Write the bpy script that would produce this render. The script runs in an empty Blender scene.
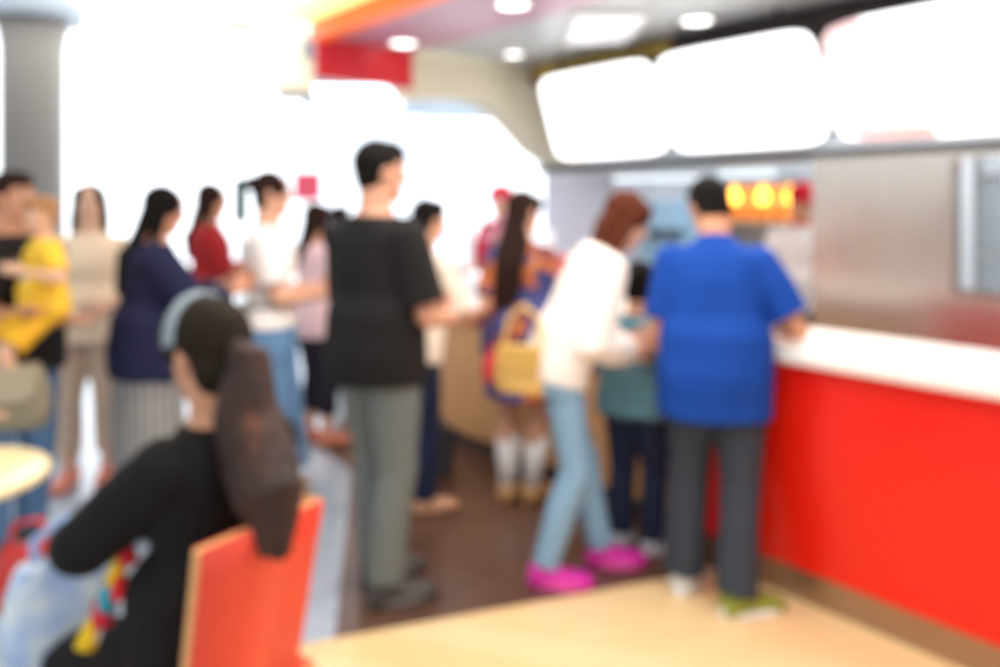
import bpy, bmesh, math, random
from mathutils import Vector as V, Matrix, Quaternion
random.seed(7)
SC = bpy.context.scene
COL = SC.collection
R = math.radians
PI = math.pi

# ------------------------------------------------------------------ camera numbers (1000 x 667 frame)
F, HC, YH = 780.0, 1.47, 205.0
def at(x, y, Y):                       # a pixel seen at depth Y
    return V(((x-500)/F*Y, Y, HC-(y-YH)/F*Y))
def gx(x, Y): return (x-500)/F*Y

# counter frame: origin A on the counter front, u runs along it (right, towards the lens), v runs behind it
A = V((1.568, 2.447, 0))
PHI = math.atan2(-.777, .629)
def cw(u, v, z=0):
    return A + V((.629, -.777, 0))*u + V((.777, .629, 0))*v + V((0, 0, z))

# ------------------------------------------------------------------ materials
def lin(c):
    return tuple((x/12.92 if x <= .04045 else ((x+.055)/1.055)**2.4) for x in c)
def rgb(h):
    h = h.lstrip('#')
    return lin([int(h[i:i+2], 16)/255 for i in (0, 2, 4)])
_M = {}
def mat(name, col, rough=.6, var=.10, bump=0., metal=0., scale=18., emit=None, estr=1., spec=.4, sheen=0.):
    if name in _M: return _M[name]
    if name.startswith('hair_'): spec, bump = .12, .5
    m = bpy.data.materials.new(name); m.use_nodes = True
    nt = m.node_tree; b = nt.nodes['Principled BSDF']
    c = rgb(col)
    tc = nt.nodes.new('ShaderNodeTexCoord')
    nz = nt.nodes.new('ShaderNodeTexNoise'); nz.inputs['Scale'].default_value = scale; nz.inputs['Detail'].default_value = 3
    nt.links.new(tc.outputs['Object'], nz.inputs['Vector'])
    mx = nt.nodes.new('ShaderNodeMix'); mx.data_type = 'RGBA'
    mx.inputs[6].default_value = (*[x*(1-var) for x in c], 1)
    mx.inputs[7].default_value = (*[min(1, x*(1+var)) for x in c], 1)
    nt.links.new(nz.outputs['Fac'], mx.inputs[0]); nt.links.new(mx.outputs[2], b.inputs['Base Color'])
    b.inputs['Roughness'].default_value = rough; b.inputs['Metallic'].default_value = metal
    b.inputs['Specular IOR Level'].default_value = spec
    if sheen: b.inputs['Sheen Weight'].default_value = sheen
    if bump:
        bp = nt.nodes.new('ShaderNodeBump'); bp.inputs['Strength'].default_value = bump; bp.inputs['Distance'].default_value = .02
        nt.links.new(nz.outputs['Fac'], bp.inputs['Height']); nt.links.new(bp.outputs['Normal'], b.inputs['Normal'])
    if emit:
        b.inputs['Emission Color'].default_value = (*rgb(emit), 1); b.inputs['Emission Strength'].default_value = estr
    _M[name] = m
    return m
def ramp_mat(name, kind, stops, scale=10, rough=.7, axis=None, const=True, emit=0, dist=0):
    """wave / voronoi / brick driven colours in the object's own space"""
    if name in _M: return _M[name]
    m = bpy.data.materials.new(name); m.use_nodes = True
    nt = m.node_tree; b = nt.nodes['Principled BSDF']; b.inputs['Roughness'].default_value = rough
    tc = nt.nodes.new('ShaderNodeTexCoord')
    rp = nt.nodes.new('ShaderNodeValToRGB'); cr = rp.color_ramp
    cr.interpolation = 'CONSTANT' if const else 'LINEAR'
    while len(cr.elements) < len(stops): cr.elements.new(.5)
    for e, (p, c) in zip(cr.elements, stops): e.position = p; e.color = (*rgb(c), 1)
    if kind == 'wave':
        t = nt.nodes.new('ShaderNodeTexWave'); t.bands_direction = axis or 'X'; t.inputs['Scale'].default_value = scale
        t.inputs['Distortion'].default_value = dist; out = t.outputs['Fac']
    elif kind == 'voronoi':
        t = nt.nodes.new('ShaderNodeTexVoronoi'); t.inputs['Scale'].default_value = scale
        sp = nt.nodes.new('ShaderNodeSeparateColor'); nt.links.new(t.outputs['Color'], sp.inputs[0]); out = sp.outputs[0]
    elif kind == 'radial':
        t = nt.nodes.new('ShaderNodeTexGradient'); t.gradient_type = 'RADIAL'
        mu = nt.nodes.new('ShaderNodeMath'); mu.operation = 'MULTIPLY'; mu.inputs[1].default_value = scale
        fr = nt.nodes.new('ShaderNodeMath'); fr.operation = 'FRACT'
        nt.links.new(t.outputs['Fac'], mu.inputs[0]); nt.links.new(mu.outputs[0], fr.inputs[0]); out = fr.outputs[0]
    else:
        t = nt.nodes.new('ShaderNodeTexNoise'); t.inputs['Scale'].default_value = scale; out = t.outputs['Fac']
    nt.links.new(tc.outputs['Object'], t.inputs['Vector'])
    nt.links.new(out, rp.inputs['Fac']); nt.links.new(rp.outputs['Color'], b.inputs['Base Color'])
    if emit:
        nt.links.new(rp.outputs['Color'], b.inputs['Emission Color']); b.inputs['Emission Strength'].default_value = emit
    _M[name] = m
    return m
def floor_mat(name, c1, c2, grout, bw, bh, rough, offset=.0, rot=0., mortar=.006, spec=.5):
    m = bpy.data.materials.new(name); m.use_nodes = True
    nt = m.node_tree; b = nt.nodes['Principled BSDF']
    tc = nt.nodes.new('ShaderNodeTexCoord'); mp = nt.nodes.new('ShaderNodeMapping'); mp.inputs['Rotation'].default_value[2] = rot
    br = nt.nodes.new('ShaderNodeTexBrick'); br.offset = offset
    br.inputs['Color1'].default_value = (*rgb(c1), 1); br.inputs['Color2'].default_value = (*rgb(c2), 1); br.inputs['Mortar'].default_value = (*rgb(grout), 1)
    br.inputs['Scale'].default_value = 1; br.inputs['Brick Width'].default_value = bw; br.inputs['Row Height'].default_value = bh
    br.inputs['Mortar Size'].default_value = mortar
    nz = nt.nodes.new('ShaderNodeTexNoise'); nz.inputs['Scale'].default_value = 3; nz.inputs['Detail'].default_value = 6
    sc = nt.nodes.new('ShaderNodeMapping'); sc.inputs['Scale'].default_value = (1.2, 9, 1); sc.inputs['Rotation'].default_value[2] = rot
    mx = nt.nodes.new('ShaderNodeMix'); mx.data_type = 'RGBA'; mx.blend_type = 'OVERLAY'; mx.inputs[0].default_value = .22
    L = nt.links.new
    L(tc.outputs['Object'], mp.inputs[0]); L(mp.outputs[0], br.inputs['Vector']); L(tc.outputs['Object'], sc.inputs[0]); L(sc.outputs[0], nz.inputs['Vector'])
    L(br.outputs['Color'], mx.inputs[6]); L(nz.outputs['Fac'], mx.inputs[7]); L(mx.outputs[2], b.inputs['Base Color'])
    b.inputs['Roughness'].default_value = rough; b.inputs['Specular IOR Level'].default_value = spec
    return m

# ------------------------------------------------------------------ mesh helpers
def box(bm, lo, hi, mi=0):
    r = bmesh.ops.create_cube(bm, size=1)
    c = [(a+b)/2 for a, b in zip(lo, hi)]; s = [abs(b-a) for a, b in zip(lo, hi)]
    for v in r['verts']: v.co = V([v.co[i]*s[i]+c[i] for i in range(3)])
    for f in {f for v in r['verts'] for f in v.link_faces}: f.material_index = mi
    return r['verts']
def ring(c, u, v, ru, rv, n=16, p=2.0):
    out = []
    for i in range(n):
        a = 2*PI*i/n; ca, sa = math.cos(a), math.sin(a)
        k = 1 if p == 2 else (abs(ca)**p+abs(sa)**p)**(-1/p)
        out.append(V(c)+V(u)*(ru*ca*k)+V(v)*(rv*sa*k))
    return out
def loft(bm, rings, cap=True, mi=0):
    vs = [[bm.verts.new(p) for p in r] for r in rings]; n = len(vs[0]); fs = []
    for a, b in zip(vs, vs[1:]):
        for i in range(n): fs.append(bm.faces.new((a[i], a[(i+1) % n], b[(i+1) % n], b[i])))
    if cap:
        fs.append(bm.faces.new(vs[0][::-1])); fs.append(bm.faces.new(vs[-1]))
    for f in fs: f.material_index = mi; f.smooth = True
    return vs
def limb(bm, pts, rad, n=12, round_ends=True, mi=0):
    pts = [V(p) for p in pts]
    T = []
    for i in range(len(pts)):
        d = pts[min(i+1, len(pts)-1)]-pts[max(i-1, 0)]
        T.append(d.normalized() if d.length > 1e-9 else V((0, 0, 1)))
    u = T[0].cross(V((1, 0, 0)))
    if u.length < .2: u = T[0].cross(V((0, 1, 0)))
    u.normalize(); rings = []
    P, Q, D = [], [], []
    if round_ends:
        for k in (.05, .45, .8):
            a = k*PI/2; P.append(pts[0]-T[0]*rad[0]*math.cos(a)); Q.append(rad[0]*math.sin(a)); D.append(T[0])
    for p, r, t in zip(pts, rad, T): P.append(p); Q.append(r); D.append(t)
    if round_ends:
        for k in (.8, .45, .05):
            a = k*PI/2; P.append(pts[-1]+T[-1]*rad[-1]*math.cos(a)); Q.append(rad[-1]*math.sin(a)); D.append(T[-1])
    for p, r, t in zip(P, Q, D):
        u = (u-t*u.dot(t)).normalized(); w = t.cross(u)
        rings.append(ring(p, u, w, r, r, n))
    loft(bm, rings, mi=mi)
def ell(bm, c, axes, rad, mi=0, seg=20):
    r = bmesh.ops.create_uvsphere(bm, u_segments=seg, v_segments=max(8, seg*2//3), radius=1)
    a0, a1, a2 = [V(a).normalized() for a in axes]; c = V(c)
    for v in r['verts']:
        x, y, z = v.co; v.co = c+a0*(x*rad[0])+a1*(y*rad[1])+a2*(z*rad[2])
    for f in {f for v in r['verts'] for f in v.link_faces}: f.material_index = mi; f.smooth = True
def prism(bm, poly, fn, d0, d1):
    """poly of (a,b); fn(a,b,d) gives the point"""
    n = len(poly)
    va = [bm.verts.new(fn(a, b, d0)) for a, b in poly]; vb = [bm.verts.new(fn(a, b, d1)) for a, b in poly]
    bm.faces.new(va); bm.faces.new(vb[::-1])
    for i in range(n): bm.faces.new((va[i], vb[i], vb[(i+1) % n], va[(i+1) % n]))
def cyl(bm, c, r, z0, z1, n=32, r2=None):
    r2 = r if r2 is None else r2
    loft(bm, [ring((c[0], c[1], z0), (1, 0, 0), (0, 1, 0), r, r, n), ring((c[0], c[1], z1), (1, 0, 0), (0, 1, 0), r2, r2, n)])
def obj(name, bm, m, parent=None, loc=(0, 0, 0), rot=0., bevel=0., smooth=False):
    me = bpy.data.meshes.new(name)
    bmesh.ops.recalc_face_normals(bm, faces=bm.faces[:])
    bm.to_mesh(me); bm.free()
    for x in (m if isinstance(m, (list, tuple)) else [m]): me.materials.append(x)
    o = bpy.data.objects.new(name, me); COL.objects.link(o)
    if parent: o.parent = parent
    o.location = loc; o.rotation_euler = (0, 0, rot)
    if smooth:
        for p in me.polygons: p.use_smooth = True
    if bevel:
        b = o.modifiers.new('soft', 'BEVEL'); b.width = bevel; b.segments = 2; b.limit_method = 'ANGLE'
    return o
def tag(o, label=None, cat=None, group=None, kind=None):
    if label: o['label'] = label
    if cat: o['category'] = cat
    if group: o['group'] = group
    if kind: o['kind'] = kind
    return o
def empty(name, label, cat, loc=(0, 0, 0), rot=0., group=None):
    o = bpy.data.objects.new(name, None); COL.objects.link(o); o.location = loc; o.rotation_euler = (0, 0, rot)
    o.empty_display_size = .1
    return tag(o, label, cat, group)
def struct(name, bm, m, **k): return tag(obj(name, bm, m, **k), kind='structure')
def BM(): return bmesh.new()
def fuse(bm, vox, sm=3):
    me = bpy.data.meshes.new('tmp'); bmesh.ops.recalc_face_normals(bm, faces=bm.faces[:]); bm.to_mesh(me); bm.free()
    o = bpy.data.objects.new('tmp', me); COL.objects.link(o)
    r = o.modifiers.new('r', 'REMESH'); r.mode = 'VOXEL'; r.voxel_size = vox; r.use_smooth_shade = True
    if sm:
        s = o.modifiers.new('s', 'SMOOTH'); s.factor = .5; s.iterations = sm
    dg = bpy.context.evaluated_depsgraph_get()
    m2 = bpy.data.meshes.new_from_object(o.evaluated_get(dg))
    bpy.data.objects.remove(o); bpy.data.meshes.remove(me)
    out = BM(); out.from_mesh(m2); bpy.data.meshes.remove(m2)
    for f in out.faces: f.smooth = True; f.material_index = 0
    return out

# ------------------------------------------------------------------ people
def ik(a, c, l1, l2, pole):
    a, c = V(a), V(c); d = c-a; L = d.length
    Lm = (l1+l2)*.998
    if L > Lm: c = a+d*(Lm/L); d = c-a; L = Lm
    if L < abs(l1-l2)*1.05+1e-4: L = abs(l1-l2)*1.05+1e-4
    x = (l1*l1-l2*l2+L*L)/(2*L); h = math.sqrt(max(0, l1*l1-x*x))
    t = d.normalized(); p = V(pole); p = p-t*p.dot(t)
    if p.length < 1e-4: p = V((0, 1, 0))-t*t.y
    return a+t*x+p.normalized()*h, c
EYEW = mat('eye_white', '#f3efe8', .3, .02); IRIS = mat('eye_iris', '#24170f', .3, .05); LIP = mat('lips', '#b5615a', .5, .05); BROW = mat('brow', '#2a1c15', .8)

def person(label, H, pos, yaw, z0=0., pelvis=None, lean=0., bend=0., side=0., twist=0., feet=None, knee=None,
           hands=(None, None), elbows=None, palm=(None, None), curl=(.5, .5), head=(0, 0), wide=1., fem=False, skin='#d99f7c', top=None, bottom=None,
           shoe=None, hair=None, cap=None, group=None, vox=.0046, cat='person', kid=False, big=1., socks=None):
    vx = vox*H
    sk = mat('skin_'+skin, skin, .5, .05, spec=.35)
    lean, bend, side, twist = R(lean), R(bend), R(side), R(twist)
    P = V(pelvis) if pelvis else V((0, 0, .52*H))
    s = V((math.sin(side), math.sin(lean), math.cos(lean))).normalized()
    s2 = V((math.sin(side), math.sin(lean+bend), math.cos(lean+bend))).normalized()
    def sp(t):
        t = t*H; k = .16*H
        return P+s*t if t <= k else P+s*k+s2*(t-k)
    Rx = V((1, 0, 0)); Rt = V((math.cos(twist), math.sin(twist), 0))
    def fwd(t): 
        ax = s if t < .16 else s2; r = Rx.lerp(Rt, min(1, max(0, t/.25))).normalized()
        return ax.cross(r).normalized(), r
    hf = 1.22 if kid else big                            # children have larger heads
    Nb = sp(.305)
    # torso profile: t, half width, half depth, forward shift
    W = wide
    sh = (.098 if fem else .109)*W**.6
    prof = [(-.05, .070*W, .056*W, 0), (-.02, .094*W, .068*W, -.004), (.01, (.100 if fem else .094)*W, .070*W, -.005), (.05, .089*W, .062*W, 0),
            (.095, (.073 if fem else .083)*W, .054*W, .003), (.14, (.080 if fem else .089)*W, .058*W, .003),
            (.20, (.092 if fem else .101)*W, .066*W, .004 if not fem else .009), (.245, (.096 if fem else .110)*W, .062*W, .001), (.268, (.088 if fem else .100)*W**.6, .053*W, -.003),
            (.288, .068, .045, -.005), (.303, .046, .040, -.003), (.318, .037, .038, 0)]
    def trings(t0, t1, inf, lo=0., under=None):
        out = []; inf0 = inf
        ts = sorted({t0, t1} | {p[0] for p in prof if t0 < p[0] < t1})
        for t in ts:
            for a, b in zip(prof, prof[1:]):
                if a[0] <= t <= b[0]:
                    k = (t-a[0])/(b[0]-a[0]); w, d, o = [a[i]+(b[i]-a[i])*k for i in (1, 2, 3)]; break
            else:
                w, d, o = prof[0][1:] if t < prof[0][0] else prof[-1][1:]
                if t < -.05: w, d = .094*W, .066*W
            if t < .12 and inf: w = max(w, w+lo*(1-t/.12) if lo else w); d = d+lo*(1-max(t, 0)/.12)*.6 if lo else d
            inf = inf0 if under is None or t > .13 else max(inf0, under+.012)
            if under is not None and t < .10: w = max(w, .110*W); d = max(d, .076*W)
            if inf and not fem and t < .22: w = max(w, .097*W); d = max(d, .064*W)
            if t < .035 and inf: w = max(w, .107*W+.004); d = max(d, .074*W+.004)
            f, r = fwd(t)
            out.append(ring(sp(t)+f*o*H, r, f, w*H+inf, d*H+inf, 24, 2.35))
        return out
    # limbs
    arms = []
    for i, sg in enumerate((1, -1)):
        S = sp(.256)+Rt*(sg*(sh-.014)*H)
        tgt = hands[i]
        if tgt is None: tgt = S+V((sg*.05*H, .045*H, -.315*H))
        pole = (elbows[i] if elbows and elbows[i] else (sg*.35, -1, -.3))
        E, Wr = ik(S, tgt, .170*H, .150*H, pole)
        arms.append((S, E, Wr, sg, i))
    legs = []
    if feet is None: feet = ((.055*H, .02*H, 0, -6), (-.055*H, 0, 0, 6))
    for i, sg in enumerate((1, -1)):
        Hp = P+V((sg*.050*W*H, 0, -.005*H))
        fx, fy, fz, tw = feet[i]
        an = V((fx, fy, fz+.042*H))
        kd = (knee[i] if knee and knee[i] else (sg*.12+math.sin(R(-tw))*.5, 1, 0))
        K, An = ik(Hp, an, .2395*H, .2365*H, kd)
        legs.append((Hp, K, An, tw, sg))
    # head frame
    hy, hp = R(head[0]), R(head[1])
    base = Rt
    Fh = V((-math.sin(twist+hy)*math.cos(hp), math.cos(twist+hy)*math.cos(hp), -math.sin(hp)))
    Rh = V((math.cos(twist+hy), math.sin(twist+hy), 0)); Uh = Rh.cross(Fh).normalized()
    nd = (s2*.6+Uh*.4+V((0, 0, .3))).normalized()
    Hc = Nb+nd*(.050*H)+Uh*(.048*H*hf)+Fh*(.012*H)
    hs = H*hf*.97
    b = BM()
    loft(b, trings(-.05, .315, 0))
    limb(b, [sp(.285), Nb+nd*.02*H, Hc-Uh*.03*hs-Fh*.012*hs], [.044*H, .038*H, .037*H*hf])
    for S, E, Wr, sg, i in arms:
        limb(b, [S-Rt*sg*.012*H, S.lerp(E, .3), S.lerp(E, .7), E], [.031*H*W**.5, .030*H*W**.5, .026*H*W**.5, .024*H])
        limb(b, [E, E.lerp(Wr, .25), E.lerp(Wr, .7), Wr], [.024*H, .0255*H*W**.4, .019*H, .0155*H])
        f = (Wr-E).normalized(); n = V(palm[i]) if palm[i] else V((-sg, 0, 0)); n = n-f*n.dot(f)
        if n.length < .15: n = V((0, 0, -1))-f*(-f.z)
        n.normalize(); sd = f.cross(n)*sg
        limb(b, [Wr, Wr+f*.02*H], [.0155*H, .016*H])
        ell(b, Wr+f*.032*H, (f, sd, n), (.036*H, .0255*H, .0125*H), seg=16)
        cu = curl[i]
        for q, (off, ln) in enumerate(((.0185, .040), (.0062, .047), (-.0062, .044), (-.018, .035))):
            p = Wr+f*.052*H+sd*off*H; dr = (f+sd*off*5).normalized(); pts = [p-f*.008*H, p]
            for k, fr in enumerate((.45, .32, .25)):
                a = cu*(.55+.35*k)
                dr = (dr*math.cos(a)+n*math.sin(a)).normalized(); p = p+dr*ln*fr*H; pts.append(p)
            limb(b, pts, [.0055*H, .0054*H, .005*H, .0047*H, .0042*H], n=8)
        p = Wr+f*.014*H+sd*.016*H
        dr = (f*.62+sd*.75+n*.25).normalized(); p2 = p+dr*.026*H; p3 = p2+(f*.9+sd*.25+n*(.3+.4*cu)).normalized()*.022*H
        limb(b, [p, p2, p3], [.0085*H, .0062*H, .0048*H], n=8)
    for Hp, K, An, tw, sg in legs:
        limb(b, [Hp, Hp.lerp(K, .35), Hp.lerp(K, .8), K], [.054*H*W, .050*H*W, .037*H*W**.6, .034*H])
        limb(b, [K, K.lerp(An, .3)-V((0, .008*H, 0)), K.lerp(An, .7), An], [.034*H, .0345*H*W**.5, .025*H, .021*H])
        t = R(tw); fd = V((-math.sin(t), math.cos(t), 0))
        ell(b, An+fd*.035*H-V((0, 0, .020*H)), (fd, V((fd.y, -fd.x, 0)), V((0, 0, 1))), (.070*H, .024*H, .018*H), seg=16)
        limb(b, [An, An-V((0, 0, .02*H))-fd*.01*H], [.021*H, .02*H])
    ax = (Rh, Fh, Uh)
    ell(b, Hc+Uh*.010*hs-Fh*.004*hs, ax, (.0455*hs, .056*hs, .056*hs), seg=24)
    ell(b, Hc-Uh*.026*hs+Fh*.009*hs, ax, (.037*hs, .040*hs, .042*hs), seg=20)
    ell(b, Hc-Uh*.058*hs+Fh*.034*hs, ax, (.017*hs, .016*hs, .012*hs), seg=12)
    limb(b, [Hc+Uh*.006*hs+Fh*.048*hs, Hc-Uh*.010*hs+Fh*.054*hs, Hc-Uh*.018*hs+Fh*.0585*hs], [.005*hs, .0065*hs, .0085*hs], n=8)
    for sg in (1, -1):
        ell(b, Hc+Rh*sg*.046*hs-Uh*.006*hs-Fh*.006*hs, ax, (.006*hs, .011*hs, .018*hs), seg=12)
        ell(b, Hc+Rh*sg*.011*hs-Uh*.021*hs+Fh*.054*hs, ax, (.006*hs,)*3, seg=8)
    b = fuse(b, vx, 2)
    for sg in (1, -1):
        e = Hc+Rh*sg*.0185*hs+Fh*.0462*hs+Uh*.001*hs
        ell(b, e, ax, (.0100*hs, .006*hs, .0042*hs), 1, 10)
        ell(b, e+Fh*.0045*hs, ax, (.0045*hs, .003*hs, .0042*hs), 2, 8)
        ell(b, e+Uh*.016*hs+Fh*.002*hs, ax, (.014*hs, .005*hs, .0028*hs), 4, 10)
    ell(b, Hc-Uh*.039*hs+Fh*.0462*hs, ax, (.014*hs, .0045*hs, .0042*hs), 3, 10)
    root = obj('person', b, [sk, EYEW, IRIS, LIP, BROW], None, (pos[0], pos[1], z0), R(yaw))
    tag(root, label, cat, group)
    ctx = dict(H=H, sp=sp, Hc=Hc, Fh=Fh, Uh=Uh, Rh=Rh, Nb=Nb, arms=arms, legs=legs, root=root, hs=hs, s2=s2, fwd=fwd)
    # --- top
    if top:
        b = BM(); inf = top.get('loose', .010)
        loft(b, trings(top.get('hem', -.03), .306, inf*.9, top.get('flare', 0.), (bottom or {}).get('loose', .01) if top.get('hem', -.03) < -.01 else None))
        sl = top.get('sleeve', .6)
        for S, E, Wr, sg, i in arms:
            j = inf*.9+top.get('baggy', .004)
            pts = [S-Rt*sg*.02*H, S, S.lerp(E, .5)]; rr = [.027*H*W**.5+j, .032*H*W**.5+j, .030*H*W**.5+j]
            if sl >= 1:
                pts += [E]; rr += [.026*H+j]
                if sl > 1: pts += [E.lerp(Wr, (sl-1)*.5), E.lerp(Wr, (sl-1))]; rr += [.024*H+j, .0195*H+j*.8]
            elif sl > 0: pts[2:] = [S.lerp(E, sl*.55), S.lerp(E, sl)]; rr[2:] = [.032*H*W**.5+j, .030*H*W**.5+j*1.2]
            if sl > 0: 
                limb(b, pts, rr, 16, False)
                limb(b, pts[:2], rr[:2], 16, True)
        b = fuse(b, vx*1.25, 3)
        fold(b, top.get('fold', .006), H)
        o = obj(top.get('name', 'shirt'), b, top['mat'], root)
        if top.get('collar'):
            c = BM(); f, r = fwd(.3)
            loft(c, [ring(sp(.292), r, f, .050*H, .047*H, 24), ring(sp(.318)-f*.004, r, f, .042*H, .042*H, 24), ring(sp(.318)-f*.004, r, f, .037*H, .037*H, 24), ring(sp(.292), r, f, .040*H, .038*H, 24)])
            obj('collar', c, top['collar'], o)
        if top.get('patch'):
            pm, t0, t1, a0, a1 = top['patch']
            c = BM(); rr = trings(t0, t1, inf+.004)
            n = len(rr[0]); i0, i1 = int(a0*n), int(a1*n)
            vs = [[c.verts.new(q[k % n]) for k in range(i0, i1+1)] for q in rr]
            for x, y in zip(vs, vs[1:]):
                for k in range(len(x)-1): c.faces.new((x[k], x[k+1], y[k+1], y[k]))
            obj('panel', c, pm, o)
    # --- bottom
    if bottom:
        b = BM(); inf = bottom.get('loose', .010)
        ty = bottom.get('type', 'trousers')
        tw_ = bottom.get('waist', .03)
        if ty == 'trousers':
            loft(b, trings(-.055, tw_, inf*.7))
            for Hp, K, An, tw, sg in legs:
                ln = bottom.get('len', 2)
                cuff = .027*H+inf*1.1+bottom.get('flare', .004)
                pts = [Hp, Hp.lerp(K, .4), Hp.lerp(K, .85)]; rr = [.055*H*W+inf, .050*H*W+inf, .038*H*W**.6+inf]
                if ln > 1: pts += [K, K.lerp(An, .35)-V((0, .006*H, 0)), K.lerp(An, (ln-1)*.96)]; rr += [.036*H+inf, .035*H+inf, cuff]
                else: pts[2:] = [Hp.lerp(K, ln)]; rr[2:] = [.047*H*W+inf*1.5]
                limb(b, pts, rr, 18, False); limb(b, pts[:2], rr[:2], 16)
        else:
            z1 = bottom['to']; fl = bottom.get('fl', 1.25)
            rr = trings(-.055, tw_, inf*.7)
            low = []
            mid = (legs[0][2]+legs[1][2])/2
            zt = (P-V((0, 0, .055*H))).z
            for k in range(6, 0, -1):
                q = k/6; z = zt+(z1-zt)*q
                c = V((P.x+(mid.x-P.x)*q, P.y+(mid.y-P.y)*q, z)); w = 1+(fl-1)*q
                low.append(ring(c, V((1, 0, 0)), V((0, 1, 0)), .097*H*W*w+inf, .072*H*W*w+inf, 24))
            loft(b, low+rr)
        b = fuse(b, vx*1.25, 3); fold(b, bottom.get('fold', .006), H*1.3)
        obj(bottom.get('name', 'trousers' if ty == 'trousers' else 'skirt'), b, bottom['mat'], root)
        if bottom.get('belt'):
            c = BM(); r1 = trings(tw_-.012, tw_, inf+.005); loft(c, r1); obj('belt', c, bottom['belt'], root)
    if socks:
        for Hp, K, An, tw, sg in legs:
            b = BM(); limb(b, [K.lerp(An, .30), K.lerp(An, .65), An], [.0395*H, .034*H, .028*H], 16, False); obj('sock', b, socks, root)
    # --- shoes
    if shoe:
        for Hp, K, An, tw, sg in legs:
            t = R(tw); fd = V((-math.sin(t), math.cos(t), 0)); rd = V((fd.y, -fd.x, 0)); g = An-V((0, 0, .042*H))
            hi = shoe.get('hi', 1.)
            b = BM(); rr = []
            for y, w, h in ((-.036, .014, .040), (-.030, .024, .050*hi), (-.008, .027, .054*hi), (.02, .027, .050*hi), (.05, .029, .038), (.08, .031, .032), (.100, .028, .027), (.114, .017, .020)):
                c = g+fd*y*H+V((0, 0, (h*.5+.004)*H)); rr.append(ring(c, rd, V((0, 0, 1)), w*H+.004, h*.5*H, 14, 2.6))
            loft(b, rr)
            m_ = shoe['mat'][0 if sg == 1 else 1] if isinstance(shoe['mat'], list) else shoe['mat']
            so = obj('shoe', b, m_, root, smooth=True)
            if shoe.get('sole'):
                b = BM(); vsr = []
                for z, gr in ((.0, .003), (.017*H, .005), (.019*H, .001)):
                    pts = []
                    for k in range(24):
                        a = 2*PI*k/24; y = .039+.079*math.sin(a); x = (.032+.005*math.sin(a))*math.cos(a)
                        pts.append(g+fd*(y*H+gr*math.sin(a))+rd*(x*H+gr*math.cos(a))+V((0, 0, z+.001)))
                    vsr.append(pts)
                loft(b, vsr); obj('sole', b, shoe['sole'], so)
            if shoe.get('toe'):
                b = BM(); ell(b, g+fd*.088*H+V((0, 0, .018*H)), (rd, fd, V((0, 0, 1))), (.0285*H, .028*H, .016*H), seg=14); obj('toe_cap', b, shoe['toe'], so)
    # --- hair
    if hair:
        st, hm = hair['style'], hair['mat']; b = BM()
        ell(b, Hc+Uh*.017*hs-Fh*.013*hs, ax, (.0515*hs, .0570*hs, .056*hs), seg=26)
        if st == 'short':
            ell(b, Hc+Uh*.040*hs+Fh*.014*hs, ax, (.040*hs, .040*hs, .030*hs))
            ell(b, Hc-Uh*.014*hs-Fh*.028*hs, ax, (.045*hs, .034*hs, .042*hs))
        else:
            for sg in (1, -1): ell(b, Hc+Rh*sg*.034*hs+Uh*.022*hs+Fh*.012*hs, ax, (.020*hs, .034*hs, .036*hs))
            ell(b, Hc-Uh*.020*hs-Fh*.030*hs, ax, (.046*hs, .032*hs, .046*hs))
        if st == 'long':
            L = hair.get('len', .15); rr = []
            wd = hair.get('wide', .044)
            tN = .30; back = hair.get('back', .052)
            rr.append(ring(Hc+Uh*.02*hs-Fh*.036*hs, Rh, Fh, .040*hs, .026*hs, 18))
            rr.append(ring(Hc-Uh*.035*hs-Fh*.040*hs, Rh, Fh, .048*hs, .030*hs, 18))
            for k in range(5 if L > .03 else 0):
                t = tN-(L)*k/4; f, r = fwd(min(t, .29)); q = k/4
                bk = back+.025*min(1, k)
                rr.append(ring(sp(t)-f*bk*H+Rh*hair.get('shift', 0)*H*q, r, f, wd*hs*(1.02-.55*q**2), .020*hs*(1-.45*q), 18))
            if L <= .03: rr.append(ring(Nb-Fh*.020*H+V((0, 0, .012*H)), Rh, Fh, .046*hs, .022*hs, 18)); rr.append(ring(Nb-Fh*.016*H-V((0, 0, .012*H)), Rh, Fh, .030*hs, .012*hs, 18))
            loft(b, rr)
            for sg in (1, -1):
                if hair.get('front', True): limb(b, [Hc+Rh*sg*.044*hs+Uh*.01*hs, Hc+Rh*sg*.047*hs-Uh*.05*hs-Fh*.004*hs, Nb+Rh*sg*.050*H-Uh*.03*H+Fh*.0*H], [.014*hs, .016*hs, .012*hs])
        if st == 'pony':
            pts = [Hc-Uh*.002*hs-Fh*.058*hs, Hc-Uh*.012*hs-Fh*.080*hs]
            pts += [Nb-fwd(.29)[0]*.070*H+V((0, 0, .02*H))-Rh*.006*H, sp(.27)-fwd(.24)[0]*.098*H-Rh*.010*H, sp(.228)-fwd(.18)[0]*.136*H-Rh*.026*H, sp(.188)-fwd(.11)[0]*.160*H-Rh*.030*H]
            b2 = BM(); limb(b2, pts, [.016*hs, .028*hs, .042*hs, .046*hs, .044*hs, .016*hs], 16)
            for k in range(9):
                ox = (random.random()-.5)*.085*H
                limb(b2, [p+Rh*(ox*(i/5)) - fwd(.2)[0]*.006*random.random() for i, p in enumerate(pts[1:])], [.014*hs, .02*hs, .018*hs, .014*hs, .004*hs], 8)
            b2 = fuse(b2, vx*.9, 2); fold(b2, .0045, H*.22)
            obj('ponytail', b2, hair.get('tail', hm), root)
            b2 = BM(); c = pts[0].lerp(pts[1], .35)
            limb(b2, [c-Fh*-.004*hs, c-Fh*.006*hs], [.015*hs, .015*hs], 14); obj('hair_tie', b2, hair['tie'], root)
        if st == 'bun':
            ell(b, Hc+Uh*.028*hs-Fh*.064*hs, ax, (.026*hs, .024*hs, .026*hs))
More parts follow.
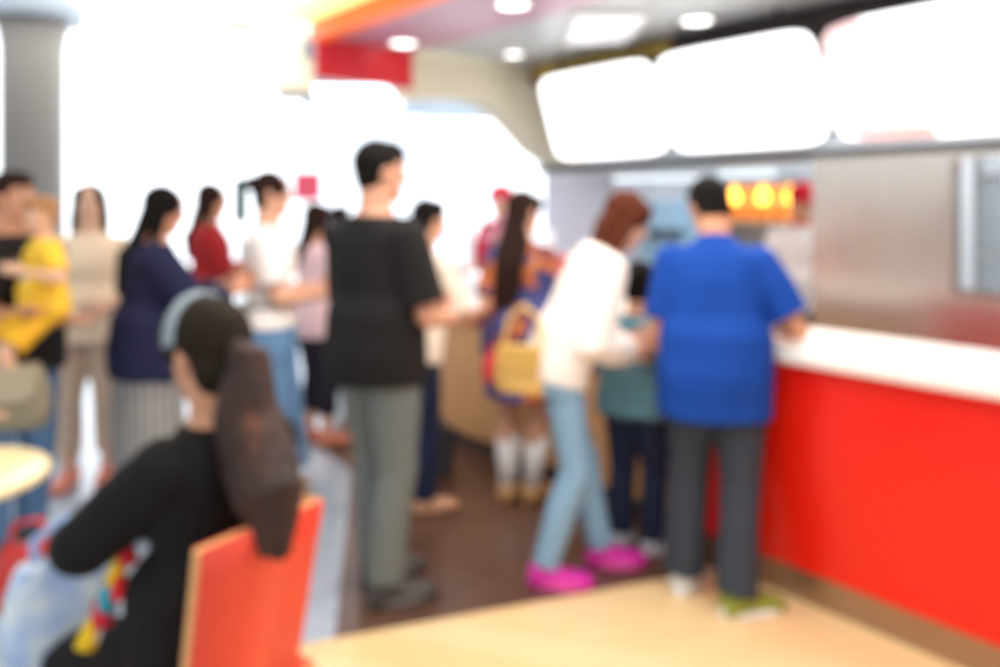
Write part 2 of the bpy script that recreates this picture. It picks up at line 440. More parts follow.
        if hair.get('fringe'): ell(b, Hc+Uh*.036*hs+Fh*.036*hs, ax, (.040*hs, .018*hs, .022*hs))
        b = fuse(b, vx*1.1, 2); fold(b, .004, H*.35)
        ho = obj('hair', b, hm, root)
        if hair.get('band'):
            c = BM()
            rr = []
            for k in range(25):
                a = PI*(k/24); d = Rh*math.cos(a)*.0545*hs+Uh*math.sin(a)*.064*hs
                cc = Hc+Uh*.012*hs+Fh*.004*hs+d
                dn = d.normalized(); rr.append(ring(cc, Fh, dn, .011*hs, .005*hs, 8))
            loft(c, rr); obj('headband', c, hair['band'], root)
    if cap:
        b = BM()
        rr = [ring(Hc+Uh*(z*hs)-Fh*.006*hs, Rh, Fh, w*hs, w*1.12*hs, 20) for z, w in ((.018, .0555), (.035, .0555), (.055, .052), (.070, .042), (.078, .024), (.081, .004))]
        loft(b, rr); co = obj('cap', b, cap, root, smooth=True)
        b = BM(); vsr = []
        for z in (.018, .023):
            vsr.append([Hc+Uh*((z-.006*math.sin(PI*k/11))*hs)+Rh*(math.cos(PI*k/11)*.047*hs)+Fh*((.030+.070*math.sin(PI*k/11))*hs) for k in range(12)])
        loft(b, vsr); obj('brim', b, cap, co)
    return ctx
def fold(b, amp, sc):
    """soft cloth folds / strands: displace along the normal with smooth noise"""
    from mathutils import noise
    b.normal_update()
    k = 9/max(sc, .2)
    for v in b.verts:
        p = V((v.co.x*k, v.co.y*k, v.co.z*k*.55))
        v.co += v.normal*(amp*noise.noise(p)+amp*.5*noise.noise(p*2.3))

# ================================================================== SETTING
world = bpy.data.worlds.new('World'); SC.world = world; world.use_nodes = True
bg = world.node_tree.nodes['Background']; bg.inputs[0].default_value = (.93, .97, 1, 1); bg.inputs[1].default_value = 1.0

grey_tile = floor_mat('grey_tile', '#a9b4c0', '#b4bdc8', '#9aa4ae', .6, .6, .12, rot=PHI)
brown_tile = floor_mat('brown_tile', '#5b4034', '#664838', '#3f2c25', .4, .4, .28, rot=PHI)
wood_floor = floor_mat('pale_wood_floor', '#f3d09c', '#eec68c', '#e6bb80', 1.2, .16, .32, offset=.5, rot=R(18), mortar=.002)
b = BM(); box(b, (-12, -2.5, -.1), (9, 14, 0)); struct('floor', b, grey_tile)
b = BM()   # brown tile field in front of the counter
poly = [(gx(333, 2.55), 2.55), (gx(352, 4.3), 4.3), (gx(320, 4.75), 4.75)] + [tuple(cw(-4.35, .15)[:2]), tuple(cw(1.6, .1)[:2]), (1.6, 1.4)]
prism(b, poly, lambda x, y, z: V((x, y, z)), .0005, .003); struct('floor_brown', b, brown_tile)
b = BM()
poly = [(gx(285, 2.58), 2.58), (gx(720, 3.14), 3.14), (gx(775, 3.2), 3.2), tuple(cw(2.2, .0)[:2]), (2.2, .4), (-.35, .4)]
prism(b, poly, lambda x, y, z: V((x, y, z)), .003, .006); struct('floor_wood', b, wood_floor)

# ceiling over the counter
cream = mat('cream_paint', '#eadfc2', .6, .03); steelgrey = mat('ceiling_grey', '#c9ccca', .35, .04, spec=.5)
red_paint = mat('red_gloss', '#dc2430', .3, .03); dark = mat('dark_bulkhead', '#3b3230', .5, .08); white_paint = mat('white_paint', '#f6f5f2', .5, .02)
L0 = V((-1.23, 5.28, 0))                  # left edge of the dropped ceiling
def lf(a, s_, z=0): return L0+V((.629, -.777, 0))*a+V((.777, .629, 0))*s_+V((0, 0, z))
b = BM(); prism(b, [(0, 0), (0, 6.5), (7.5, 6.5), (7.5, 0)], lambda a, s_, z: lf(a, s_, z), 2.62, 2.72); struct('ceiling', b, steelgrey)
b = BM(); prism(b, [(gx(302, 5.75), 5.75), (gx(302, 10.5), 10.5), (2.8, 10.5), (1.6, 7.0)], lambda x, y, z: V((x, y, z)), 2.62, 2.72); struct('ceiling.001', b, mat('ceiling_far', '#aab8c2', .5, .03))
refl_tint = mat('ceiling_red_reflection', '#cf9db0', .35, .05)  # pink colour imitates red reflected in the grey ceiling
b = BM(); prism(b, [(0, .06), (0, .8), (4, .8), (4, .06)], lambda a, s_, z: lf(a, s_, z), 2.605, 2.62); struct('ceiling.002', b, refl_tint)
# orange fascia with its warm cove light
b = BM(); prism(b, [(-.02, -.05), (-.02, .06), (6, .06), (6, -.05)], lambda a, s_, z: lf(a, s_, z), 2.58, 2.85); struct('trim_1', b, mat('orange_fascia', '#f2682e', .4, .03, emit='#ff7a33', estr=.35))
b = BM(); prism(b, [(-.02, -.26), (-.02, -.05), (6, -.05), (6, -.26)], lambda a, s_, z: lf(a, s_, z), 2.70, 2.76); struct('trim_2', b, mat('cove_glow', '#ffe9b0', .5, .02, emit='#ffdf8a', estr=1.3))
# red soffit and cream arch at the far end of the dropped ceiling
b = BM(); prism(b, [(0, 2.33), (.75, 2.33), (.75, 2.62), (0, 2.62)], lambda s_, z, d: lf(-d, s_, z), 0, .06); struct('trim_3', b, red_paint)
b = BM()
arch = [(.75, 2.62), (.75, 2.25), (1.1, 2.30), (1.38, 2.31), (1.55, 2.27), (1.69, 2.19), (1.86, 2.06), (2.02, 1.93), (2.25, 1.82), (2.6, 1.78), (2.6, 2.62)]
prism(b, arch, lambda s_, z, d: lf(-d, s_, z), 0.02, .25); struct('wall_arch', b, cream)
# walls: kitchen back wall, bright shop front far behind
def cprism(name, poly, v0, v1, m, st=True, **k):      # (u,z) polygon standing along the counter
    b = BM(); prism(b, poly, lambda u, z, d: cw(u, d, z), v0, v1)
    return struct(name, b, m, **k) if st else obj(name, b, m, **k)
kw = mat('kitchen_wall', '#d9dcdf', .45, .04, emit='#e4eaf2', estr=.12)  # faint emission put into the wall to make it look lit
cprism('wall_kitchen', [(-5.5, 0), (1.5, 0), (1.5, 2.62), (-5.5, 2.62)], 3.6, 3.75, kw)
cprism('wall_bulkhead', [(-3.95, 2.46), (2.0, 2.46), (2.0, 2.62), (-3.95, 2.62)], 1.52, 1.62, dark)
cprism('trim_4', [(-3.85, 1.735), (2.0, 1.735), (2.0, 1.79), (-3.85, 1.79)], 1.49, 1.62, mat('dark_rail', '#35302e', .4, .05))
cprism('trim_5', [(-3.9, 2.49), (-2.5, 2.49), (-2.5, 2.60), (-3.9, 2.60)], 1.505, 1.52, mat('yellow_strip', '#c9ad52', .5, .05))
glow = mat('bright_window', '#ffffff', .5, .0, emit='#f7fbff', estr=1.5)
b = BM(); box(b, (-11, 12.0, 0), (3.2, 12.1, 4.5)); struct('window_1', b, glow)
for i, x in enumerate((-9, -6.2, -3.4, -.6, 2.0)):
    b = BM(); box(b, (x, 11.93, 0), (x+.06, 12, 4.5)); tag(obj('window_mullion', b, mat('pale_mullion', '#f4f6f8', .5, .02, emit='#ffffff', estr=.8), bpy.data.objects['window_1']))
glow2 = mat('bright_wall_panel', '#ffffff', .5, .0, emit='#eef6ff', estr=1.25)  # wall made to glow for the white brightness under the arch
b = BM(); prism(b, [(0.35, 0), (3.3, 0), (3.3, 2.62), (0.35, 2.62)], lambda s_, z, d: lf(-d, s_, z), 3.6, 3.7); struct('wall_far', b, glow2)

# brushed steel partition with a hatch
steel = bpy.data.materials.new('brushed_steel'); steel.use_nodes = True
nt = steel.node_tree; p_ = nt.nodes['Principled BSDF']; p_.inputs['Base Color'].default_value = (*rgb('#cfc8c0'), 1); p_.inputs['Metallic'].default_value = .9
p_.inputs['Anisotropic'].default_value = .3
tc = nt.nodes.new('ShaderNodeTexCoord'); mp = nt.nodes.new('ShaderNodeMapping'); mp.inputs['Scale'].default_value = (60, 60, 1.2)
nz = nt.nodes.new('ShaderNodeTexNoise'); nz.inputs['Scale'].default_value = 3; mr = nt.nodes.new('ShaderNodeMapRange')
mr.inputs['To Min'].default_value = .20; mr.inputs['To Max'].default_value = .30
nt.links.new(tc.outputs['Object'], mp.inputs[0]); nt.links.new(mp.outputs[0], nz.inputs['Vector']); nt.links.new(nz.outputs['Fac'], mr.inputs[0]); nt.links.new(mr.outputs[0], p_.inputs['Roughness'])
b = BM()
U0, U1 = -1.42, 2.2; H0, H1 = -.66, .75
fn = lambda u, z, d: cw(u, d, z)
for q in ([(U0, 0), (H0, 0), (H0, 1.735), (U0, 1.735)], [(H0, 0), (U1, 0), (U1, 1.05), (H0, 1.05)], [(H0, 1.70), (U1, 1.70), (U1, 1.735), (H0, 1.735)], [(H1, 1.05), (U1, 1.05), (U1, 1.70), (H1, 1.70)]):
    prism(b, q, fn, 1.42, 1.48)
struct('wall_steel', b, steel)
b = BM()
for q in ([(H0-.02, 1.03), (H1, 1.03), (H1, 1.06), (H0-.02, 1.06)], [(H0-.02, 1.06), (H0+.012, 1.06), (H0+.012, 1.70), (H0-.02, 1.70)]): prism(b, q, fn, 1.39, 1.42)
struct('trim_6', b, mat('hatch_frame', '#9a958f', .35, .05, metal=.7))

# pillar and hanging pieces in the bright hall on the left
pil = mat('pillar_grey', '#837d76', .45, .06)
b = BM(); c = (gx(33, 7.0), 7.0)
loft(b, [ring((c[0], c[1], z), (1, 0, 0), (0, 1, 0), r, r, 36) for z, r in ((0, .25), (2.85, .25), (3.0, .27), (3.12, .30))]); struct('pillar', b, pil)
b = BM(); cyl(b, c, .42, 3.12, 3.6); struct('pillar_capital', b, mat('capital_pale', '#b9c0c8', .5, .04))
p0 = at(277, 0, 6.2); p1 = at(312, 92, 6.2)
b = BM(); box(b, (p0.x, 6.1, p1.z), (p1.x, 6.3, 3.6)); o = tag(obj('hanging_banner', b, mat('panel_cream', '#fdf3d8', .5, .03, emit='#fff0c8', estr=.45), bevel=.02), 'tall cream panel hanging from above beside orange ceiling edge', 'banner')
b = BM(); box(b, (p0.x+.02, 6.08, p1.z-.05), (p1.x, 6.32, p1.z)); obj('bottom_edge', b, mat('panel_grey', '#a9a79f', .5), o)
p0 = at(243, 24, 7.2)
e = empty('pendant_lamp', 'round grey pendant lamp shade high in the bright hall', 'lamp', (p0.x, p0.y, p0.z-.05))
b = BM(); loft(b, [ring((0, 0, z), (1, 0, 0), (0, 1, 0), r, r, 28) for z, r in ((0, .19), (.05, .18), (.10, .10), (.13, .02))]); obj('lamp_shade', b, mat('pendant_grey', '#bdb3a4', .4), e, smooth=True)
b = BM(); cyl(b, (0, 0), .01, .13, 1.2, 10); obj('rod', b, mat('rod', '#e6e3dd', .4), e)
p0 = at(210, 49, 7.6); p1 = at(263, 56, 7.6)
b = BM(); box(b, (p0.x, 7.55, p1.z), (p1.x, 7.65, p0.z)); tag(obj('hanging_rail', b, mat('rail_orange', '#d98a5e', .5), bevel=.01), 'thin orange rail hanging below the pendant lamp', 'rail')
p0 = at(162, 149, 9); p1 = at(218, 154, 9)
b = BM(); box(b, (p0.x, 8.97, p1.z), (p1.x, 9.03, p0.z)); tag(obj('hanging_rail', b, mat('rail_grey', '#8f8a80', .5), bevel=.01), 'thin grey rail in front of the bright window', 'rail')

# ceiling lights
lamp_w = mat('lamp_white', '#ffffff', .4, 0, emit='#fffdf6', estr=4.0); lamp_rim = mat('lamp_rim', '#e9e9e6', .3, .02)
def downlight(x, y, lab, r=.085):
    Y = 1.15*F/(YH-y)
    e = empty('downlight', lab, 'ceiling light', (gx(x, Y), Y, 2.60), 0, 'recessed downlights')
    b = BM(); loft(b, [ring((0, 0, z), (1, 0, 0), (0, 1, 0), q, q, 28) for z, q in ((.02, r+.02), (0, r+.02), (-.004, r+.012), (.0, r))], cap=False); obj('rim', b, lamp_rim, e)
    b = BM(); cyl(b, (0, 0), r, .0, .018, 28); obj('lens', b, lamp_w, e)
downlight(403, 41, 'round downlight on the ceiling strip tinted with red reflection next to red soffit')
downlight(697, 18, 'round downlight on grey ceiling above the menu boards')
downlight(513, 1, 'round downlight cut by the top edge of the photo')
downlight(513, 52, 'faint small downlight on grey ceiling near the cream arch', .06)
def glow_panel(x0, x1, ya, yb, lab, est=4.0, z=2.61):
    Ya, Yb = (z-HC)*F/(YH-ya), (z-HC)*F/(YH-yb)
    c0 = V((gx((x0+x1)/2, (Ya+Yb)/2), (Ya+Yb)/2, z)); w = (x1-x0)/F*(Ya+Yb)/4; d = abs(Yb-Ya)/2
    e = empty('ceiling_glow_panel', lab, 'ceiling light', c0)
    b = BM()
    for q in (((-w-.03, -d-.03, -.015), (w+.03, -d, .01)), ((-w-.03, d, -.015), (w+.03, d+.03, .01)), ((-w-.03, -d, -.015), (-w, d, .01)), ((w, -d, -.015), (w+.03, d, .01))): box(b, *q)
    obj('frame', b, lamp_rim, e)
    b = BM(); box(b, (-w, -d, -.01), (w, d, .008)); obj('diffuser', b, mat('diffuser%d' % int(est*10), '#ffffff', .4, 0, emit='#f6fbff', estr=est), e)
glow_panel(572, 634, 14, 42, 'long pale panel imitating a soft reflection on grey ceiling above first menu board', .3)  # first panel is added to stand in for a soft ceiling reflection
glow_panel(308, 396, 84, 104, 'white light panel on far ceiling under the red soffit', 3.0)

# ------------------------------------------------------------------ counter
quartz = mat('white_counter', '#f7f2ea', .25, .02, spec=.5); red_lam = mat('red_laminate', '#e8200f', .28, .03); wood_lam = mat('tan_wood_laminate', '#d3a06c', .4, .08, scale=6)
kick = mat('kick_brown', '#6f5c50', .4, .08); kick_d = mat('kick_dark', '#5a4a45', .4, .08)
def cbox(b, u0, u1, v0, v1, z0, z1): box(b, (u0, v0, z0), (u1, v1, z1))
cf = dict(loc=A, rot=PHI)
e = empty('service_counter', 'red fronted counter with thick white top under blue shirt man', 'counter', cw(0, -.099), PHI)
b = BM(); cbox(b, -1.22, 2.2, 0, .44, .128, .885); obj('front_panel', b, red_lam, e, bevel=.008)
b = BM(); cbox(b, -1.20, 2.2, .025, .44, .0, .128); obj('kickboard', b, mat('kick_steel', '#a58d76', .28, .08, metal=.75), e)
b = BM(); cbox(b, -1.30, -1.22, -.01, .44, .0, .885); obj('end_panel', b, white_paint, e, bevel=.006)
b = BM(); cbox(b, -1.30, 2.25, -.05, .46, .885, .953); obj('worktop', b, quartz, e, bevel=.02)
e2 = empty('service_counter', 'pale wood fronted counter with red band under its white top', 'counter', A, PHI)
b = BM(); cbox(b, -4.3, -1.31, .02, .5, .10, .76); obj('front_panel', b, wood_lam, e2, bevel=.006)
b = BM(); cbox(b, -4.3, -1.31, .01, .5, .762, .815); obj('red_band', b, mat('red_band', '#b9262c', .35, .04), e2)
b = BM(); cbox(b, -4.3, -1.31, .08, .5, .0, .10); obj('kickboard', b, kick_d, e2)
b = BM(); cbox(b, -4.35, -1.305, -.04, .55, .817, .88); obj('worktop', b, quartz, e2, bevel=.018)

# menu boards
board_frame = mat('board_frame', '#2c2a2b', .4, .05)
def face_mat(name, tints):
    m = bpy.data.materials.new(name); m.use_nodes = True; nt = m.node_tree; p = nt.nodes['Principled BSDF']; L = nt.links.new
    tc = nt.nodes.new('ShaderNodeTexCoord'); cur = None
    p.inputs['Base Color'].default_value = (.9, .9, .9, 1)
    white = nt.nodes.new('ShaderNodeRGB'); white.outputs[0].default_value = (2.2, 2.2, 2.2, 1); cur = white.outputs[0]
    nzz = nt.nodes.new('ShaderNodeTexNoise'); nzz.inputs['Scale'].default_value = 9
    for (u, z, r, c) in tints:      # printed food pictures on the backlit film
        d = nt.nodes.new('ShaderNodeVectorMath'); d.operation = 'DISTANCE'; d.inputs[1].default_value = (u, 0, z)
        f = nt.nodes.new('ShaderNodeVectorMath'); f.operation = 'MULTIPLY'; f.inputs[1].default_value = (1, 0, 1.6); L(tc.outputs['Object'], f.inputs[0]); L(f.outputs[0], d.inputs[0])
        d.inputs[1].default_value = (u, 0, z*1.6)
        ad = nt.nodes.new('ShaderNodeMath'); ad.operation = 'MULTIPLY_ADD'; L(nzz.outputs['Fac'], ad.inputs[0]); ad.inputs[1].default_value = .12; L(d.outputs['Value'], ad.inputs[2])
        mr = nt.nodes.new('ShaderNodeMapRange'); mr.inputs['From Min'].default_value = r+.06; mr.inputs['From Max'].default_value = r*.7+.06; L(ad.outputs[0], mr.inputs[0])
        mx = nt.nodes.new('ShaderNodeMix'); mx.data_type = 'RGBA'; L(mr.outputs[0], mx.inputs[0]); L(cur, mx.inputs[6]); mx.inputs[7].default_value = (*rgb(c), 1); cur = mx.outputs[2]
    L(cur, p.inputs['Emission Color']); p.inputs['Emission Strength'].default_value = 1.0
    return m
def menu_board(u0, u1, lab, fm):
    z0, z1 = 1.805, 2.47; uc = (u0+u1)/2; w = (u1-u0)/2; h = (z1-z0)/2
    e = empty('menu_board', lab, 'menu board', cw(uc, 1.40, (z0+z1)/2), PHI, 'backlit menu boards'); e.rotation_euler = (R(19), 0, PHI)
    def outline(gw, gh):
        pts = []
        for k in range(56):
            a = 2*PI*k/56; ca, sa = math.cos(a), math.sin(a); p = 9.0
            q = (abs(ca)**p+abs(sa)**p)**(-1/p); pts.append((ca*q*(w+gw)*(1+.0*sa), sa*q*(h+gh)))
        return pts
    b = BM(); prism(b, outline(.0, .012), lambda x, z, d: V((x, d, z)), .02, .12); obj('frame', b, board_frame, e)
    b = BM()     # the face bows forward a little
    o_ = outline(-.012, .0); vs = []
    for kk, (sc_, dy) in enumerate(((1, .02), (1, -.005), (.8, -.02), (.45, -.03), (.0, -.033))):
        vs.append([V((x*sc_, dy, z*sc_)) for x, z in o_])
    for i in range(len(vs)): vs[i] = [p+V((0, 0, 0)) for p in vs[i]]
    vs[-1] = [V((x*.02, -.033, z*.02)) for x, z in o_]
    loft(b, vs); obj('light_panel', b, fm, e)
    for sg in (-1, 1):
        b = BM(); cyl(b, (sg*w*.6, .07), .012, h, h+.14, 10); obj('hanger', b, board_frame, e)
menu_board(-3.63, -2.50, 'white backlit menu board next to the cream arch', face_mat('face_a', []))
menu_board(-2.47, -1.35, 'white backlit menu board between the two others', face_mat('face_b', []))
menu_board(-1.32, .13, 'large backlit menu board with reddish pictures in its corners', face_mat('face_c', [(-.66, .26, .24, '#b02a28'), (-.46, -.27, .18, '#c85a62'), (-.28, -.31, .14, '#b9553f'), (.42, -.12, .16, '#e7a25a'), (-.64, -.05, .05, '#d8b08a')]))

# ------------------------------------------------------------------ kitchen things
warm = mat('warm_bulb', '#ffe0a0', .4, 0, emit='#ffb545', estr=5); food_m = mat('fried_food', '#d98a3a', .6, .25, .3, scale=30)
ss = mat('steel_unit', '#c8ccd0', .3, .06, metal=.6); 
c = at(762, 205, 6.1)
e = empty('food_warmer', 'stainless food warmer glowing orange behind blue shirt man', 'food warmer', (c.x, c.y, -.04), PHI)
b = BM()
for q in (((-.42, -.2, 0), (.42, .25, 1.1)), ((-.42, .22, 1.1), (.42, .25, 1.72)), ((-.42, -.2, 1.1), (-.40, .25, 1.72)), ((.40, -.2, 1.1), (.42, .25, 1.72))): box(b, *q)
obj('cabinet_body', b, ss, e)
b = BM(); box(b, (-.42, -.2, 1.66), (.42, .22, 1.72)); obj('top_panel', b, ss, e)
for z in (1.38, ):
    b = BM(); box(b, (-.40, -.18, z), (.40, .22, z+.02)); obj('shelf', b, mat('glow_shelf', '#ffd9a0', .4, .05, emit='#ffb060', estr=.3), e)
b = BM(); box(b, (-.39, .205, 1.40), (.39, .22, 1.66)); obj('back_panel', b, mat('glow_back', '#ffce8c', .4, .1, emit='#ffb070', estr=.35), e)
for x in (-.24, .02, .26):
    b = BM(); ell(b, (x, -.02, 1.57), ((1, 0, 0), (0, 1, 0), (0, 0, 1)), (.05, .05, .06)); limb(b, [(x, -.02, 1.62), (x, -.02, 1.66)], [.02, .02]); obj('bulb', b, warm, e)
k = 0
for x in (-.30, -.15, 0, .14, .28):
    b = BM(); ell(b, (0, 0, .035), ((1, 0, 0), (0, 1, 0), (0, 0, 1)), (.055, .05, .036)); ell(b, (.03, .01, .05), ((1, 0, 0), (0, 1, 0), (0, 0, 1)), (.03, .03, .028))
    o = obj('fried_chicken', b, food_m, loc=e.location+Matrix.Rotation(PHI, 3, 'Z') @ V((x, 0, 1.40)), rot=k); k += 1.3
    tag(o, 'golden piece of fried food on the glowing warmer shelf', 'food', 'fried food in the warmer')
# bright work table lamp below the warmer, fridge, dispenser
c = at(600, 210, 7.0)
e = empty('refrigerator', 'tall pale grey refrigerator behind the bending woman', 'refrigerator', (c.x, c.y, 0), PHI)
b = BM(); box(b, (-.38, -.3, .08), (.38, .3, 1.80)); obj('cabinet_body', b, mat('fridge_grey', '#d8d9e2', .35, .03), e, bevel=.015)
b = BM(); box(b, (-.37, -.34, .1), (.37, -.305, 1.78)); d_ = obj('door', b, mat('fridge_door', '#dcdde8', .35, .03), e, bevel=.01)
b = BM(); limb(b, [(.30, -.37, .9), (.30, -.38, 1.4)], [.012, .012]); obj('handle', b, ss, d_)
b = BM(); box(b, (-.36, -.28, 0), (.36, .28, .08)); obj('base', b, dark, e)
c = at(668, 240, 5.6)
e = empty('drink_dispenser', 'blue drink dispenser behind the counter beside blue shirt man', 'drink dispenser', (c.x, c.y, 0), PHI)
b = BM(); box(b, (-.3, -.25, 0), (.3, .25, .88)); obj('base_cabinet', b, ss, e, bevel=.01)
b = BM(); box(b, (-.22, -.05, .88), (.22, .22, 1.50)); box(b, (-.22, -.2, 1.3), (.22, -.05, 1.5)); obj('housing', b, mat('dispenser_blue', '#8fb4cf', .35, .05), e, bevel=.015)
for x in (-.13, 0, .13):
    b = BM(); cyl(b, (x, -.13), .02, 1.22, 1.3, 14); obj('nozzle', b, dark, e)
b = BM(); box(b, (-.2, -.22, .88), (.2, -.05, .92)); obj('drip_tray', b, ss, e)
def tube_light(x0, x1, y, Y, lab):
    p0, p1 = at(x0, y, Y), at(x1, y, Y); c = (p0+p1)/2; w = (p1-p0).length/2
    e = empty('tube_light', lab, 'light', c, R(-20), 'kitchen tube lights')
    b = BM(); box(b, (-w, -.05, 0), (w, .05, .04)); obj('housing', b, white_paint, e)
    b = BM(); limb(b, [(-w+.03, 0, -.02), (w-.03, 0, -.02)], [.022, .022]); obj('tube', b, mat('tube_glow', '#ffffff', .4, 0, emit='#dcecf8', estr=1.0), e)
    b = BM(); cyl(b, (0, 0), .01, .04, 2.62-c.z, 8); obj('rod', b, lamp_rim, e)
tube_light(612, 700, 176, 6.3, 'pale tube light hanging in kitchen under first menu boards')
tube_light(718, 775, 172, 6.6, 'short tube light hanging above the glowing food warmer')
# things through the hatch
c = cw(.0, 2.5)
e = empty('kitchen_shelf', 'white shelf unit seen through the hatch in the steel wall', 'shelf', c, PHI)
for q in (((-.9, -.2, 0), (-.86, .2, 1.75)), ((.86, -.2, 0), (.9, .2, 1.75))):
    b = BM(); box(b, *q); obj('side_panel', b, ss, e)
for z in (.7, 1.16, 1.62):
    b = BM(); box(b, (-.86, -.2, z), (.86, .2, z+.03)); obj('shelf_board', b, mat('shelf_white', '#e6e6e8', .4, .03), e)
for i, (u, w, h, z, colr, lab) in enumerate(((-.55, .22, .26, 1.19, '#d9dde4', 'pale box at left on the middle board of kitchen shelf'), (-.2, .2, .22, 1.19, '#e9e6e0', 'cream box in the middle of kitchen shelf board'), (.16, .2, .17, 1.19, '#b8bcc4', 'grey box at right on the middle board of kitchen shelf'),
                           (-.28, .14, .12, 1.65, '#b33a3c', 'small red box on the top board of kitchen shelf'), (.1, .4, .05, 1.65, '#f5f3f2', 'low white tray on top board of kitchen shelf'))):
    b = BM(); box(b, (-w/2, -.12, 0), (w/2, .12, h)); o = obj('storage_box', b, mat('sbox%d' % i, colr, .5), loc=cw(u, 2.5, z), rot=PHI, bevel=.01); tag(o, lab, 'box')
    b = BM(); box(b, (-w/2-.006, -.126, h-.03), (w/2+.006, .126, h+.006)); obj('lid', b, mat('sboxlid%d' % i, colr, .45), o, bevel=.005)

# things on the far counter
def register(u, lab):
    e = empty('cash_register', lab, 'cash register', cw(u, .36, .88), PHI, 'cash registers')
    b = BM(); box(b, (-.15, -.10, 0), (.15, .13, .10)); obj('drawer_base', b, mat('reg_white', '#e9edf2', .4, .03), e, bevel=.01)
    b = BM(); limb(b, [(0, 0, .10), (0, .02, .22)], [.03, .025]); obj('stand', b, mat('reg_grey', '#aab2bb', .4), e)
    b = BM(); box(b, (-.16, -.03, .2), (.16, .03, .44)); s_ = obj('monitor', b, mat('reg_white', '#e9edf2'), e, bevel=.015)
    b = BM(); box(b, (-.145, -.034, .215), (.145, -.029, .425)); obj('screen', b, mat('reg_screen', '#dfeefa', .3, .03, emit='#dcecff', estr=.8), s_)
register(-2.62, 'white cash register with lit screen beside the stacked red cartons')
register(-3.4, 'white cash register behind the cream shirted customer')
ci = 0
for k, (u, z, m_, lab) in enumerate(((-2.2, .88, '#d8514e', 'red carton at the bottom of the stack on wood counter'), (-2.2, .985, '#f0c9c0', 'pale pink carton in the middle of the stack'), (-2.21, 1.09, '#dd6a66', 'red carton on top of the stack on wood counter'), (-1.95, .88, '#e9ded3', 'cream carton beside the red stacked cartons'))):
    b = BM(); box(b, (-.09, -.09, 0), (.09, .09, .10)); o = obj('carton', b, mat('carton%d' % k, m_, .5), loc=cw(u, .30, z+.001), rot=PHI+.05*k, bevel=.006); tag(o, lab, 'carton')
    b = BM(); box(b, (-.092, -.03, .09), (.092, .03, .103)); obj('lid_flap', b, mat('cartonflap%d' % k, '#f3e9e2', .5), o)
# pink blossom arrangement
e = empty('flower_vase', 'white vase of loose pink flowers on the far counter', 'flower vase', cw(-3.0, .42, .88), 0)
b = BM(); loft(b, [ring((0, 0, z), (1, 0, 0), (0, 1, 0), r, r, 20) for z, r in ((0, .05), (.06, .07), (.16, .05), (.2, .035))]); obj('vase', b, white_paint, e, smooth=True)
pinkf = mat('pink_petals', '#f0b4d6', .6, .12)
sb = BM(); 
for k in range(14):
    a = k*2.4; r = .05+.13*random.random(); z = .34+.34*random.random()
    p = V((math.cos(a)*r, math.sin(a)*r, z)); limb(sb, [(0, 0, .15), p*.6+V((0, 0, .1)), p], [.004, .004, .003], 6)
    b = BM()
    for j in range(5):
        t = j*2*PI/5; dd = V((math.cos(t), math.sin(t), .35)).normalized(); ell(b, p+dd*.022, (dd, dd.cross(V((0, 0, 1))), V((0, 0, 1))), (.026, .018, .009), seg=8)
    obj('flower', b, pinkf, e)
obj('stem', sb, mat('stem_green', '#8fae84', .6), e)
# pink sign and dark green sign in the hall
p0, p1 = at(294, 172, 5.6), at(321, 200, 5.6); c = (p0+p1)/2
e = empty('sign_stand', 'plain pink square sign on a post behind the white shirted woman', 'sign', (c.x, 5.6, 0))
b = BM(); w = (p1.x-p0.x)/2; box(b, (-w, -.015, p1.z), (w, .015, p0.z)); obj('sign_panel', b, mat('sign_pink', '#f0627f', .5, .03), e, bevel=.01)
b = BM(); limb(b, [(0, 0, .02), (0, 0, p1.z)], [.02, .02]); obj('post', b, lamp_rim, e)
b = BM(); cyl(b, (0, 0), .16, 0, .02); obj('base', b, lamp_rim, e)
p0, p1 = at(234, 178, 6.6), at(247, 222, 6.6); c = (p0+p1)/2
e = empty('sign_stand', 'narrow dark green sign on a post behind the woman in red', 'sign', (c.x, 6.6, 0))
b = BM(); w = (p1.x-p0.x)/2; box(b, (-w, -.015, p1.z), (w, .015, p0.z)); obj('sign_panel', b, mat('sign_green', '#20423b', .5, .05), e, bevel=.01)
b = BM(); limb(b, [(0, 0, .02), (0, 0, p1.z)], [.02, .02]); obj('post', b, lamp_rim, e)
b = BM(); cyl(b, (0, 0), .16, 0, .02); obj('base', b, lamp_rim, e)

